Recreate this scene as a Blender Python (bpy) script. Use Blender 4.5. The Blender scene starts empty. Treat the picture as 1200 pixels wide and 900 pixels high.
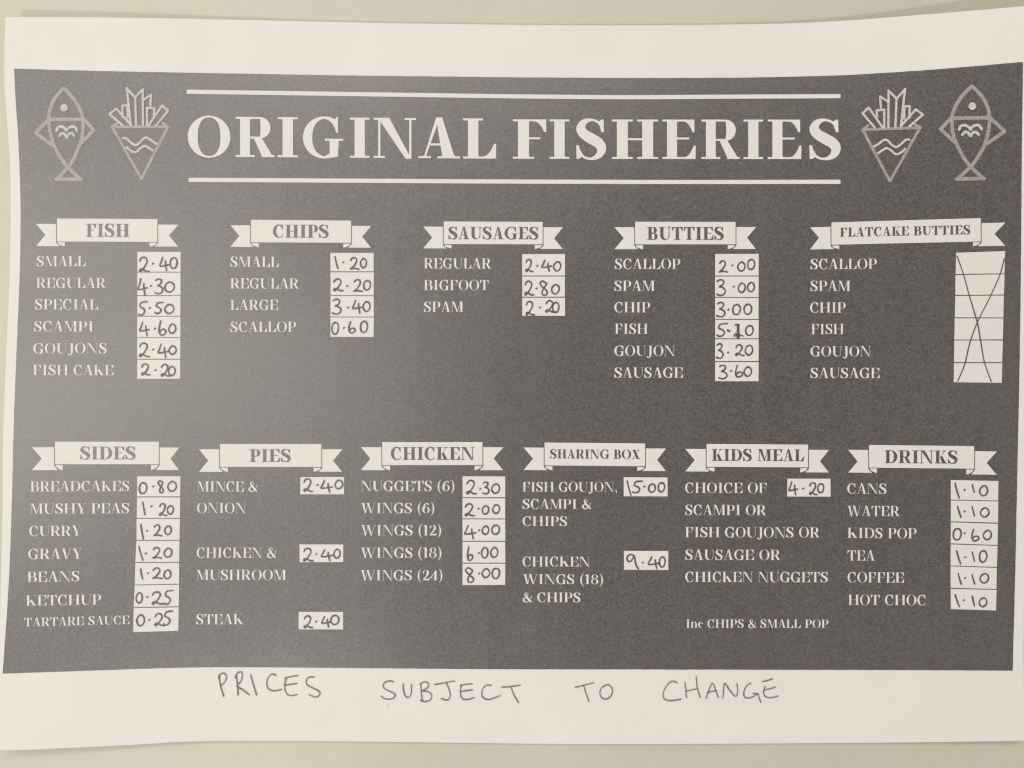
import bpy, math, random
from mathutils import Vector
from mathutils.geometry import delaunay_2d_cdt

random.seed(7)
SC = bpy.context.scene
COL = SC.collection

# ------------------------------------------------------------------ camera, light, exposure
S = 0.2475e-3            # metres on the sheet per photograph pixel (sheet is A4 landscape)
D = 0.27                 # camera height over the counter
cam_d = bpy.data.cameras.new('camera')
cam = bpy.data.objects.new('camera', cam_d)
COL.objects.link(cam)
cam.location = (0, 0, D)
cam_d.sensor_width = 36.0
cam_d.lens = 36.0 * D / (1200 * S)
cam_d.clip_start = 0.01
cam_d.clip_end = 50
SC.camera = cam
SC.render.resolution_x, SC.render.resolution_y = 1024, 768

w = bpy.data.worlds.new('World')
SC.world = w
w.use_nodes = True
nt = w.node_tree
nt.nodes.clear()
wo = nt.nodes.new('ShaderNodeOutputWorld')
bg = nt.nodes.new('ShaderNodeBackground')
tc = nt.nodes.new('ShaderNodeTexCoord')
dot = nt.nodes.new('ShaderNodeVectorMath')
dot.operation = 'DOT_PRODUCT'
dot.inputs[1].default_value = Vector((0.05, 0.03, 1.0)).normalized()
ramp = nt.nodes.new('ShaderNodeValToRGB')       # a room: dimmer straight above than at the sides
nt.links.new(tc.outputs['Generated'], dot.inputs[0])
nt.links.new(dot.outputs['Value'], ramp.inputs[0])
nt.links.new(ramp.outputs[0], bg.inputs['Color'])
nt.links.new(bg.outputs[0], wo.inputs['Surface'])
ramp.color_ramp.elements[0].position = 0.30
ramp.color_ramp.elements[0].color = (0.42, 0.40, 0.365, 1)
ramp.color_ramp.elements[1].position = 1.0
ramp.color_ramp.elements[1].color = (0.02, 0.02, 0.02, 1)
e = ramp.color_ramp.elements.new(0.895)
e.color = (1.25, 1.18, 1.08, 1)
e = ramp.color_ramp.elements.new(0.62)
e.color = (0.75, 0.71, 0.65, 1)
bg.inputs['Strength'].default_value = 0.41


def area(name, loc, size, power, color):
    l = bpy.data.lights.new(name, 'AREA')
    l.shape = 'RECTANGLE'
    l.size, l.size_y = size
    l.energy = power
    l.color = color
    o = bpy.data.objects.new(name, l)
    COL.objects.link(o)
    o.location = loc
    o.rotation_euler = (Vector((0, 0, 0)) - Vector(loc)).to_track_quat('-Z', 'Y').to_euler()
    return o


area('window_light', (-0.50, -0.78, 1.15), (0.07, 0.07), 5.0, (1.0, 0.97, 0.915))
area('strip_light', (-0.74, 0.02, 0.76), (0.24, 1.5), 4.6, (1.0, 0.957, 0.89))
area('ceiling_light', (-0.18, 0.60, 1.0), (1.1, 0.22), 4.4, (1.0, 0.957, 0.895))

SC.view_settings.view_transform = 'Standard'
SC.view_settings.look = 'None'
SC.view_settings.exposure = 0.0
SC.view_settings.gamma = 1.0
SC.cycles.filter_width = 1.3


# ------------------------------------------------------------------ materials
def new_mat(name):
    m = bpy.data.materials.new(name)
    m.use_nodes = True
    n = m.node_tree
    b = n.nodes['Principled BSDF']
    return m, n, b


def noise(n, vec, scale, detail=2.0, rough=0.5):
    t = n.nodes.new('ShaderNodeTexNoise')
    t.inputs['Scale'].default_value = scale
    t.inputs['Detail'].default_value = detail
    t.inputs['Roughness'].default_value = rough
    n.links.new(vec, t.inputs['Vector'])
    return t.outputs['Fac']


def math_(n, op, a, b=None, clamp=False):
    t = n.nodes.new('ShaderNodeMath')
    t.operation = op
    t.use_clamp = clamp
    for i, v in enumerate((a, b)):
        if v is None:
            continue
        if isinstance(v, (int, float)):
            t.inputs[i].default_value = v
        else:
            n.links.new(v, t.inputs[i])
    return t.outputs[0]


def mixc(n, fac, a, b):
    t = n.nodes.new('ShaderNodeMix')
    t.data_type = 'RGBA'
    for sock, v in ((t.inputs[0], fac), (t.inputs[6], a), (t.inputs[7], b)):
        if isinstance(v, (int, float)):
            sock.default_value = v
        elif isinstance(v, tuple):
            sock.default_value = (*v, 1)
        else:
            n.links.new(v, sock)
    return t.outputs[2]


def maprange(n, v, a, b, c, d):
    t = n.nodes.new('ShaderNodeMapRange')
    n.links.new(v, t.inputs[0])
    for i, k in enumerate((a, b, c, d)):
        t.inputs[i + 1].default_value = k
    return t.outputs[0]


def pos(n):
    return n.nodes.new('ShaderNodeNewGeometry').outputs['Position']


def bump(n, b, h, strength, dist):
    t = n.nodes.new('ShaderNodeBump')
    t.inputs['Strength'].default_value = strength
    t.inputs['Distance'].default_value = dist
    n.links.new(h, t.inputs['Height'])
    n.links.new(t.outputs[0], b.inputs['Normal'])


def streaks(n, p):
    """faint lines a printer drags down the sheet, at fixed places across it"""
    s = n.nodes.new('ShaderNodeSeparateXYZ')
    n.links.new(p, s.inputs[0])
    out = None
    for px, wd, amp in ((76, .5, .5), (333, .45, .6), (602, .4, .5), (871, .4, .45), (910, .5, .35), (465, .4, .3)):
        d = math_(n, 'ABSOLUTE', math_(n, 'SUBTRACT', s.outputs['X'], (px - 600) * S))
        v = maprange(n, d, 0.0, wd * 2.2 * S, amp, 0.0)
        out = v if out is None else math_(n, 'MAXIMUM', out, v)
    br = noise(n, p, 60.0, 1.0)
    return math_(n, 'MULTIPLY', out, maprange(n, br, .4, .62, 0.0, 1.0))


def paper_material():
    m, n, b = new_mat('paper')
    p = pos(n)
    c = mixc(n, maprange(n, noise(n, p, 38.0, 3.0), .3, .7, 0, 1), (.83, .813, .783), (.855, .838, .808))
    c = mixc(n, maprange(n, noise(n, p, 2400.0, 2.0), .3, .7, 0, .12), c, (.74, .71, .66))
    c = mixc(n, math_(n, 'MULTIPLY', streaks(n, p), .10), c, (.5, .5, .48))
    # a few stray specks
    v = n.nodes.new('ShaderNodeTexVoronoi')
    v.inputs['Scale'].default_value = 26.0
    n.links.new(p, v.inputs['Vector'])
    c = mixc(n, maprange(n, v.outputs['Distance'], .006, .013, .45, 0), c, (.35, .33, .30))
    n.links.new(c, b.inputs['Base Color'])
    b.inputs['Roughness'].default_value = .8
    b.inputs['Specular IOR Level'].default_value = .25
    h = math_(n, 'ADD', math_(n, 'MULTIPLY', noise(n, p, 42.0, 3.0), 1.0),
              math_(n, 'MULTIPLY', noise(n, p, 900.0, 2.0), .03))
    bump(n, b, h, .35, .0012)
    return m


def toner_material():
    m, n, b = new_mat('toner')
    p = pos(n)
    vo = n.nodes.new('ShaderNodeTexVoronoi')               # powdery toner grain: every speck its own tone
    vo.inputs['Scale'].default_value = 2900.0
    n.links.new(p, vo.inputs['Vector'])
    sc_ = n.nodes.new('ShaderNodeSeparateColor')
    n.links.new(vo.outputs['Color'], sc_.inputs[0])
    g = sc_.outputs[0]
    c = mixc(n, g, (.050, .045, .0415), (.124, .1115, .1035))
    c = mixc(n, maprange(n, noise(n, p, 30.0, 3.0), .35, .7, 0, .10), c, (.128, .112, .102))
    c = mixc(n, maprange(n, sc_.outputs[1], .965, 1.0, 0, .28), c, (.36, .34, .315))
    # fine banding of the print head
    mp = n.nodes.new('ShaderNodeMapping')
    mp.inputs['Scale'].default_value = (1.0, .02, 1.0)
    n.links.new(p, mp.inputs[0])
    c = mixc(n, maprange(n, noise(n, mp.outputs[0], 260.0, 2.0), .45, .8, 0, .16), c, (.16, .15, .14))
    c = mixc(n, math_(n, 'MULTIPLY', streaks(n, p), .22), c, (.03, .03, .03))
    n.links.new(c, b.inputs['Base Color'])
    n.links.new(maprange(n, g, 0, 1, .345, .385), b.inputs['Roughness'])
    b.inputs['Specular IOR Level'].default_value = 1.0
    b.inputs['IOR'].default_value = 1.62
    bump(n, b, noise(n, p, 30.0, 2.0), .10, .0012)
    return m


def tint_material(name, col, dark, amount, scale=2600.0, lo=.40, hi=.62):
    m, n, b = new_mat(name)
    p = pos(n)
    c = mixc(n, maprange(n, noise(n, p, scale, 2.0, .7), lo, hi, amount, 0), col, dark)
    n.links.new(c, b.inputs['Base Color'])
    b.inputs['Roughness'].default_value = .7
    b.inputs['Specular IOR Level'].default_value = .3
    h = noise(n, p, 42.0, 3.0)
    bump(n, b, h, .35, .0012)
    return m


def counter_material():
    m, n, b = new_mat('cream_laminate')
    p = pos(n)
    c = mixc(n, maprange(n, noise(n, p, 9.0, 4.0), .35, .68, 0, 1), (.605, .582, .485), (.65, .623, .522))
    c = mixc(n, maprange(n, noise(n, p, 70.0, 5.0, .6), .35, .7, 0, .35), c, (.68, .648, .545))
    c = mixc(n, maprange(n, noise(n, p, 1500.0, 2.0), .3, .7, 0, .16), c, (.45, .42, .32))
    v = n.nodes.new('ShaderNodeTexVoronoi')
    v.inputs['Scale'].default_value = 42.0
    n.links.new(p, v.inputs['Vector'])
    sp = maprange(n, v.outputs['Distance'], .012, .03, .7, 0)
    sp = math_(n, 'MULTIPLY', sp, maprange(n, noise(n, p, 17.0, 1.0), .55, .6, 0, 1))
    c = mixc(n, sp, c, (.16, .14, .11))
    n.links.new(c, b.inputs['Base Color'])
    b.inputs['Roughness'].default_value = .42
    bump(n, b, noise(n, p, 260.0, 4.0), .12, .001)
    return m


M_PAPER = paper_material()
M_TONER = toner_material()
M_WHITE = tint_material('unprinted_paper', (.835, .815, .782), (.60, .57, .53), .2)
M_TEXT = tint_material('unprinted_lettering', (.87, .845, .81), (.45, .43, .40), .35, 1800.0, .36, .52)
M_TONE = tint_material('halftone_ink', (.44, .42, .395), (.22, .205, .195), .6, 1800.0)
M_TONE.node_tree.nodes['Principled BSDF'].inputs['Roughness'].default_value = .4
M_TONE.node_tree.nodes['Principled BSDF'].inputs['Specular IOR Level'].default_value = .8
M_LIGHT = tint_material('pale_halftone_ink', (.74, .70, .655), (.42, .39, .36), .6, 1800.0)
M_PEN = tint_material('pen_ink', (.055, .053, .051), (.20, .19, .18), .5, 2600.0)
for k, v in (('Roughness', .42), ('Specular IOR Level', .8)):
    M_PEN.node_tree.nodes['Principled BSDF'].inputs[k].default_value = v
M_PEN2 = tint_material('thin_pen_ink', (.15, .146, .14), (.38, .37, .35), .6, 2600.0)
M_COUNTER = counter_material()


# ------------------------------------------------------------------ the sheet as a surface
def sm(t):
    t = max(0.0, min(1.0, t))
    return t * t * (3 - 2 * t)


def lift(px, py):
    """height of the sheet above the counter: it lies loosely, its corners curl up"""
    h = 0.0010
    h += 0.0130 * max(0, min(1, (px - 820) / 390)) ** 2 * max(0, min(1, (430 - py) / 420)) ** 1.4
    h += 0.0046 * max(0, min(1, (420 - px) / 415)) ** 1.3 * max(0, min(1, (330 - py) / 310)) ** 1.3
    h += 0.0050 * max(0, min(1, (330 - px) / 330)) ** 1.4 * max(0, min(1, (py - 330) / 550)) ** 1.3
    h += 0.0022 * max(0, min(1, (px - 900) / 300)) ** 2 * max(0, min(1, (py - 400) / 470)) ** 1.5
    h += 0.00012 * (1 + math.sin(px / 118.0 + 0.4) * math.cos(py / 240.0 + .8))
    h += 0.00006 * (1 + math.sin(px / 61.0 + py / 97.0))
    return h


def W(px, py, eps=0.0):
    h = lift(px, py) + eps
    k = 1 - h / D
    return ((px - 600) * S * k, (450 - py) * S * k, h)


def link(name, verts, faces, mat, parent=None, smooth=True):
    me = bpy.data.meshes.new(name)
    me.from_pydata(verts, [], faces)
    me.materials.append(mat)
    me.update()
    if smooth:
        me.polygons.foreach_set('use_smooth', [True] * len(me.polygons))
    o = bpy.data.objects.new(name, me)
    COL.objects.link(o)
    if parent is not None:
        o.parent = parent
    return o


def lerp_curve(pts, t, axis):
    """piecewise smooth curve through pts sampled at t along the given axis (Catmull-Rom on a function)"""
    n = len(pts)
    i = 0
    while i < n - 2 and t > pts[i + 1][axis]:
        i += 1
    a, b = pts[i], pts[i + 1]
    o = 1 - axis
    u = (t - a[axis]) / (b[axis] - a[axis])
    def slope(j):
        j0, j1 = max(0, j - 1), min(n - 1, j + 1)
        return (pts[j1][o] - pts[j0][o]) / (pts[j1][axis] - pts[j0][axis])
    h = b[axis] - a[axis]
    m0, m1 = slope(i) * h, slope(i + 1) * h
    u2, u3 = u * u, u * u * u
    return (2*u3-3*u2+1)*a[o] + (u3-2*u2+u)*m0 + (-2*u3+3*u2)*b[o] + (u3-u2)*m1


def coons(top, right, bottom, left, nx, ny):
    def at(pts, u, axis):
        t = pts[0][axis] + (pts[-1][axis] - pts[0][axis]) * u
        v = lerp_curve(pts, t, axis)
        return (t, v) if axis == 0 else (v, t)
    g = []
    c00, c10, c01, c11 = top[0], top[-1], bottom[0], bottom[-1]
    for j in range(ny + 1):
        v = j / ny
        L, R = at(left, v, 1), at(right, v, 1)
        row = []
        for i in range(nx + 1):
            u = i / nx
            T, B = at(top, u, 0), at(bottom, u, 0)
            row.append(tuple((1-v)*T[k] + v*B[k] + (1-u)*L[k] + u*R[k]
                             - ((1-u)*(1-v)*c00[k] + u*(1-v)*c10[k] + (1-u)*v*c01[k] + u*v*c11[k]) for k in (0, 1)))
        g.append(row)
    return g


# ------------------------------------------------------------------ flat shapes: union / difference of outlines
def ccw(p):
    a = sum(p[i-1][0]*p[i][1] - p[i][0]*p[i-1][1] for i in range(len(p)))
    return p if a > 0 else p[::-1]


def clean(p):
    out = []
    for q in p:
        if not out or abs(q[0]-out[-1][0]) + abs(q[1]-out[-1][1]) > 1e-5:
            out.append(q)
    if len(out) > 1 and abs(out[0][0]-out[-1][0]) + abs(out[0][1]-out[-1][1]) <= 1e-5:
        out.pop()
    return out


def solve(comps, grid=None, maxedge=None):
    """comps: list of (adds, subs), each a list of outlines. Returns 2D verts, triangles of the union."""
    verts, faces, key = [], [], []
    for ci, (adds, subs) in enumerate(comps):
        for s, polys in ((1, adds), (-1, subs)):
            for p in polys:
                p = clean(ccw(list(p)))
                if len(p) < 3:
                    continue
                if maxedge:
                    q = []
                    for i in range(len(p)):
                        a, b = p[i], p[(i+1) % len(p)]
                        k = max(1, int(math.ceil(math.dist(a, b) / maxedge)))
                        q += [(a[0]+(b[0]-a[0])*t/k, a[1]+(b[1]-a[1])*t/k) for t in range(k)]
                    p = q
                f = list(range(len(verts), len(verts) + len(p)))
                verts += p
                faces.append(f)
                key.append((ci, s))
    if grid:
        xs = [v[0] for v in verts]; ys = [v[1] for v in verts]
        x = min(xs) + grid * .5
        while x < max(xs):
            y = min(ys) + grid * .5
            while y < max(ys):
                verts.append((x, y)); y += grid
            x += grid
    r = delaunay_2d_cdt([Vector(v) for v in verts], [], faces, 1, 1e-6, True)
    tris = []
    for t, of in zip(r[2], r[5]):
        add, sub = set(), set()
        for f in of:
            (add if key[f][1] > 0 else sub).add(key[f][0])
        if add - sub:
            tris.append(tuple(t))
    return [tuple(v) for v in r[0]], tris


class Sheet:
    """collects flat shapes in photograph coordinates and lays them on the sheet"""
    def __init__(self, eps):
        self.v, self.f, self.eps = [], [], eps

    def add(self, verts2, tris):
        base = len(self.v)
        used = {}
        for t in tris:
            idx = []
            for i in t:
                if i not in used:
                    used[i] = base + len(used)
                    self.v.append(W(verts2[i][0], verts2[i][1], self.eps))
                idx.append(used[i])
            a, b, c = (self.v[k] for k in idx)
            z = (b[0]-a[0])*(c[1]-a[1]) - (b[1]-a[1])*(c[0]-a[0])
            self.f.append(tuple(idx) if z > 0 else tuple(idx[::-1]))

    def polys(self, polys):
        self.add(*solve([([p], []) for p in polys], grid=11, maxedge=9))

    def build(self, name, mat, parent):
        return link(name, self.v, self.f, mat, parent)


E_PANEL, E_PRINT, E_TOP, E_PEN = .7e-4, 1.5e-4, 2.3e-4, 3.1e-4


def spline(pts, n=6):
    """Catmull-Rom through points of any dimension"""
    if len(pts) == 2:
        a, b = pts
        return [tuple(a[k]+(b[k]-a[k])*t/n for k in range(len(a))) for t in range(n+1)]
    out = []
    for i in range(len(pts)-1):
        p0, p1, p2, p3 = pts[max(0, i-1)], pts[i], pts[i+1], pts[min(len(pts)-1, i+2)]
        for t in range(n):
            u = t / n
            out.append(tuple(.5*((2*p1[k]) + (-p0[k]+p2[k])*u + (2*p0[k]-5*p1[k]+4*p2[k]-p3[k])*u*u
                                 + (-p0[k]+3*p1[k]-3*p2[k]+p3[k])*u**3) for k in range(len(p1))))
    out.append(tuple(pts[-1]))
    return out


def ribbon(pts, cap=True, n=6, smooth=True):
    """pts (x, y, width) -> list of quads (and round ends)"""
    s = spline(pts, n) if smooth else [tuple(p) for p in pts]
    L, R = [], []
    for i, p in enumerate(s):
        a, b = s[max(0, i-1)], s[min(len(s)-1, i+1)]
        dx, dy = b[0]-a[0], b[1]-a[1]
        l = math.hypot(dx, dy) or 1e-9
        nx, ny = -dy/l*p[2]/2, dx/l*p[2]/2
        L.append((p[0]+nx, p[1]+ny)); R.append((p[0]-nx, p[1]-ny))
    q = []
    for i in range(len(s)-1):
        q += [[L[i], L[i+1], R[i+1]], [L[i], R[i+1], R[i]]]
    q = [f for f in q if abs(sum(f[i-1][0]*f[i][1]-f[i][0]*f[i-1][1] for i in range(3))) > 1e-6]
    if cap:
        for p in (s[0], s[-1]):
            q.append([(p[0]+p[2]/2*math.cos(a*math.pi/4), p[1]+p[2]/2*math.sin(a*math.pi/4)) for a in range(8)])
    return q


def ell(cx, cy, rx, ry, n=28):
    return [(cx+rx*math.cos(i*2*math.pi/n), cy+ry*math.sin(i*2*math.pi/n)) for i in range(n)]


def sup(cx, cy, rx, ry, n=40, k=2.35):
    out = []
    for i in range(n):
        c, s_ = math.cos(i*2*math.pi/n), math.sin(i*2*math.pi/n)
        out.append((cx+rx*math.copysign(abs(c)**(2/k), c), cy+ry*math.copysign(abs(s_)**(2/k), s_)))
    return out


def box(x0, y0, x1, y1):
    return [(x0, y0), (x1, y0), (x1, y1), (x0, y1)]


# ------------------------------------------------------------------ a high contrast serif alphabet (cap height 1, y up)
ADV = dict(A=.96, B=.92, C=.93, D=1.05, E=.90, F=.85, G=1.02, H=1.13, I=.56, J=.60, K=1.02, L=.86, M=1.27, N=1.09,
           O=1.03, P=.88, R=.99, S=.79, T=.93, U=1.03, V=.96, W=1.43, X=.98, Y=.93)
ADV.update({'&': 1.0, '(': .46, ')': .46, ',': .34, '1': .55, '2': .74, '4': .78, '6': .78, '8': .78,
            ' ': .40, 'n': .84, 'c': .66})


BOLD = dict(O=1.14, G=1.14, R=1.05, N=1.13, S=.82)


def glyph(ch, bold):
    w = (BOLD.get(ch, ADV[ch]) if bold else ADV[ch]) - .07
    st = .25 if bold else .195
    T = .05 if bold else .024
    sl = .115 if bold else .10
    C = []
    def add(*p): C.append((list(p), []))
    def cut(a, s): C.append((a, s))
    def serif(x0, x1, y, up):
        """foot or head serif round a stem x0..x1"""
        d = T if up else -T
        add(box(x0-sl, min(y, y+d), x1+sl, max(y, y+d)))
        k = .018
        b = y + d
        e = k if up else -k
        add([(x0-k, b), (x0-k*.35, b+e*.25), (x0, b+e), (x1, b+e), (x1+k*.35, b+e*.25), (x1+k, b)])
    def stem(x, y0=0.0, y1=1.0, foot=True, head=True, s=st):
        add(box(x, y0, x+s, y1))
        if foot: serif(x, x+s, y0, True)
        if head: serif(x, x+s, y1, False)
    def arm(x0, x1, y, down, depth=.32, reach=.28):
        d = -1 if down else 1
        add(box(x0, min(y, y+d*T), x1, max(y, y+d*T)))
        pts = [(x1, y), (x1+.005, y+d*depth), (x1-.035, y+d*depth)]
        for i in range(6):
            t = i / 5
            pts.append((x1-.045-(reach-.045)*t**1.0, y+d*(T + (depth-T)*(1-t)**2.2)))
        pts.append((x1-reach, y))
        add(pts)
    def mid(x0, x1, y, bar=True):
        add(box(x0, y-T/2, x1, y+T/2))
        if bar and not bold:
            add(box(x1-.02, y-.11, x1+.01, y+.11))
    def diag(xt, xb, s, y0=0.0, y1=1.0):
        add([(xt, y1), (xt+s, y1), (xb+s, y0), (xb, y0)])
    def bowl(x, y0, y1, right, s=st):
        """half ring from x to right"""
        m, r = (y0+y1)/2, (y1-y0)/2
        fl = max(0.0, (right - x) - r*1.0)
        def half(rx, ry, n=14):
            return [(x+fl+rx*math.sin(math.pi*i/n), m+ry*math.cos(math.pi*i/n)) for i in range(n+1)]
        o = [(x, y1)] + half(right-x-fl, r) + [(x, y0)]
        inn = [(x-.01, y1-T)] + [(min(q[0], 9), q[1]) for q in half(right-x-fl-s, r-T)] + [(x-.01, y0+T)]
        cut([o], [inn])
    if ch == 'I':
        stem((w-st)/2)
    elif ch == 'H':
        stem(sl); stem(w-sl-st); add(box(sl+st, .5-T/2, w-sl-st, .5+T/2))
    elif ch in 'EF':
        stem(sl); arm(sl+st, w-.03, 1.0, True)
        if ch == 'E': arm(sl, w, 0.0, False, .34)
        mid(sl+st, w-.16, .52)
    elif ch == 'L':
        stem(sl); arm(sl, w, 0.0, False, .37, .33)
    elif ch == 'T':
        x = (w-st)/2
        stem(x, head=False)
        arm(w*.4, w, 1.0, True, .32, .25)
        add(box(0, 1-T, w*.6, 1))
        C.append(([[(w-q[0], q[1]) for q in C[-2][0][0]]], []))
    elif ch == 'A':
        ap = w*.47
        add([(ap-.03, 1.02), (ap+.05, 1.02), (sl*.9+T*.9, 0), (sl*.9, 0)])
        s2 = st*1.1
        add([(ap-.035, 1.02), (ap+.10, 1.02), (w-sl*.75, 0), (w-sl*.75-s2, 0)])
        serif(sl*.9, sl*.9+T, 0, True); serif(w-sl*.75-s2, w-sl*.75, 0, True)
        add(box(w*.24, .32, w*.66, .32+T))
    elif ch in 'VY':
        s2 = st*1.1
        y0 = 0.0 if ch == 'V' else .42
        c = w*.53
        if ch == 'V':
            add([(sl*.8, 1), (sl*.8+s2, 1), (c+.03, -.02), (c-.10, -.02)])
            add([(w-sl*.9-T, 1), (w-sl*.9, 1), (c+.03, -.02), (c-.03, -.02)])
        else:
            add([(sl*.8, 1), (sl*.8+s2, 1), (c+st/2, y0), (c-st/2, y0)])
            add([(w-sl*.9-T, 1), (w-sl*.9, 1), (c+st/2, y0), (c+st/2-T, y0-.02)])
            add(box(c-st/2, 0, c+st/2, y0)); serif(c-st/2, c+st/2, 0, True)
        serif(sl*.8, sl*.8+s2, 1, False); serif(w-sl*.9-T, w-sl*.9, 1, False)
    elif ch == 'W':
        s2 = st*1.05
        a, b, m = w*.29, w*.70, w*.45
        add([(sl*.7, 1), (sl*.7+s2, 1), (a+.07, -.02), (a-.05, -.02)])
        add([(m+.02, 1), (m+.02+T, 1), (a+.05, -.02), (a, -.02)])
        add([(m-.06, 1), (m-.06+s2, 1), (b+.07, -.02), (b-.05, -.02)])
        add([(w-sl*.8-T, 1), (w-sl*.8, 1), (b+.05, -.02), (b, -.02)])
        serif(sl*.7, sl*.7+s2, 1, False); serif(m-.06, m-.06+s2, 1, False); serif(w-sl*.8-T, w-sl*.8, 1, False)
    elif ch == 'X':
        s2 = st*1.1
        add([(sl*.8, 1), (sl*.8+s2, 1), (w-sl*.7, 0), (w-sl*.7-s2, 0)])
        add([(w-sl-T*1.2, 1), (w-sl, 1), (sl+T*1.2, 0), (sl, 0)])
        serif(sl*.8, sl*.8+s2, 1, False); serif(w-sl*.7-s2, w-sl*.7, 0, True)
        serif(w-sl-T, w-sl, 1, False); serif(sl, sl+T, 0, True)
    elif ch == 'M':
        stem(sl, s=T*1.1, head=False)
        add(box(0, 1-T, sl+.1, 1))
        m = w*.47
        add([(sl, 1), (sl+st*1.05, 1), (m+.08, 0), (m-.02, 0)])
        x = w-sl-st
        add([(x, 1), (x+T*1.2, 1), (m+.06, 0), (m, 0)])
        stem(x)
    elif ch == 'N':
        stem(sl, s=T*1.1, head=False)
        add(box(0, 1-T, sl+.1, 1))
        x = w-sl-T*1.1
        add([(sl, 1), (sl+st*1.05, 1), (x+T, 0), (x+T-st*.5, 0)] if False else [(sl-.01, 1), (sl+st*1.1, 1), (x+T*1.1, -.02), (x-st*.35, -.02)])
        add(box(x, 0, x+T*1.1, 1)); serif(x, x+T*1.1, 1, False)
    elif ch == 'K':
        stem(sl)
        x = sl+st
        add([(w-sl*1.4-T, 1), (w-sl*1.4+.02, 1), (x, .36), (x, .30)])
        s2 = st*1.15
        add([(x+.06, .47), (x+.20, .62), (w-sl*.5, 0), (w-sl*.5-s2, 0)])
        serif(w-sl*1.4-T, w-sl*1.4, 1, False); serif(w-sl*.5-s2, w-sl*.5, 0, True)
    elif ch in 'PRBD':
        stem(sl)
        x = sl+st-.01
        if ch == 'D':
            bowl(x, 0, 1, w, st*1.05)
        elif ch == 'P':
            bowl(x, .42, 1, w)
        elif ch == 'R':
            r = w-.12 if not bold else w-.10
            bowl(x, .46, 1, r)
            s2 = st*1.1
            add([(x+.09, .50), (x+.29, .50), (w-.03, 0), (w-.03-s2, 0)])
            add(box(w-.05-s2, 0, w, T))
        else:
            bowl(x, .51, 1, w-.07, st*.95)
            bowl(x, 0, .51+T*.5, w, st*1.05)
    elif ch == 'O':
        cut([ell(w/2, .5, w/2, .525, 44)], [sup(w/2, .5, w/2-st*1.0, .525-T*.9)])
    elif ch in 'CG':
        R = w*.54
        cx = R
        inn = sup(cx+.5*(st*1.02-.02), .5, R-.5*(st*1.02+.02), .525-T*.95)
        hi = .64
        cut([ell(cx, .5, R, .525, 44)], [inn, box(w*.76, .28 if ch == 'C' else .2, w+.3, hi), box(w*.90, -.1, w+.3, 1.1)])
        xr = w*.86
        add([(xr-.36, 1.02), (xr-.14, .985), (xr-.05, .95), (xr-.01, 1.01), (xr+.03, 1.01), (xr+.035, .62), (xr-.015, .62),
             (xr-.05, .74), (xr-.12, .85), (xr-.22, .93), (xr-.36, .97)])
        if ch == 'C':
            add(*ribbon([(w*.62, .0, .07), (w*.80, .07, .06), (w*.93, .26, .03)], False))
        else:
            x = w*.70 if not bold else w*.68
            add([(x, -.01), (x+st*.9, .02), (x+st, .43), (x, .43)])
            add(box(x-.13, .42, w+.03, .42+T))
            add([(w*.5, -.022), (x+.03, -.01), (x+.03, .12), (w*.55, .03)])
    elif ch == 'S':
        k = st
        add(*ribbon([(w*.86, .76, .04), (w*.74, .92, .06), (w*.50, .99, T*1.3), (w*.26, .93, k*.62), (w*.155, .775, k*.92),
                     (w*.26, .63, k*1.0), (w*.50, .515, k*1.08), (w*.74, .40, k*1.05), (w*.84, .255, k*.92),
                     (w*.74, .085, k*.62), (w*.48, .003, T*1.3), (w*.22, .07, .06), (w*.07, .28, .04)], False, 5))
        add([(w*.84, 1.0), (w*.91, 1.0), (w*.92, .68), (w*.84, .68), (w*.78, .82), (w*.72, .93)])
        add([(w*.08, .0), (w*.01, .0), (w*.0, .35), (w*.08, .35), (w*.14, .20), (w*.24, .07)])
    elif ch == 'J':
        x = w-sl-st
        add(box(x, .15, x+st, 1)); serif(x, x+st, 1, False)
        add(*ribbon([(x+st/2, .2, st), (x+st*.42, .0, st*.75), (x-.02, -.17, .07), (.02, -.15, .06)], True, 5))
        add(ell(.06, -.10, .07, .075, 14))
    elif ch == 'U':
        a, b = sl, w-sl-T*1.2
        r0, r1 = a, b+T*1.2
        m = (r0+r1)/2
        add(box(a, .33, a+st, 1)); serif(a, a+st, 1, False)
        add(box(b, .33, b+T*1.2, 1)); serif(b, b+T*1.2, 1, False)
        cut([ell(m, .34, (r1-r0)/2, .36, 36)],
            [ell((a+st+b)/2, .36, (b-a-st)/2, .36-T*.9, 32), box(-1, .335, 3, 2)])
    elif ch == '&':
        k = st*.8
        add(*ribbon([(w*.93, .62, .05), (w*.84, .40, .05), (w*.62, .10, .06), (w*.34, -.01, k*.6), (w*.10, .14, k),
                     (w*.10, .32, k), (w*.34, .52, .07), (w*.52, .70, .06), (w*.53, .90, .06), (w*.40, .985, T),
                     (w*.27, .88, k*.8), (w*.30, .68, k), (w*.55, .36, k*1.2), (w*.82, .08, k*1.1), (w*.95, .02, .06)], False, 5))
        add(box(w*.76, .60, w*1.0, .60+T))
    elif ch in '()':
        p = ribbon([(w*.9, 1.12, .03), (w*.45, .85, .09), (w*.28, .43, .16 if not bold else .19),
                    (w*.45, .02, .09), (w*.9, -.25, .03)], False, 5)
        if ch == ')':
            p = [[(w-x, y) for x, y in q] for q in p]
        add(*p)
    elif ch == ',':
        add(ell(w*.5, .06, .085, .085, 14))
        add(*ribbon([(w*.62, .06, .09), (w*.66, -.08, .07), (w*.4, -.2, .03)], False, 4))
    elif ch == '1':
        x = (w-st)/2
        stem(x, head=False)
        add([(x, 1.0), (x-.14, .93), (x-.15, .89), (x, .90)])
    elif ch == '2':
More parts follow.
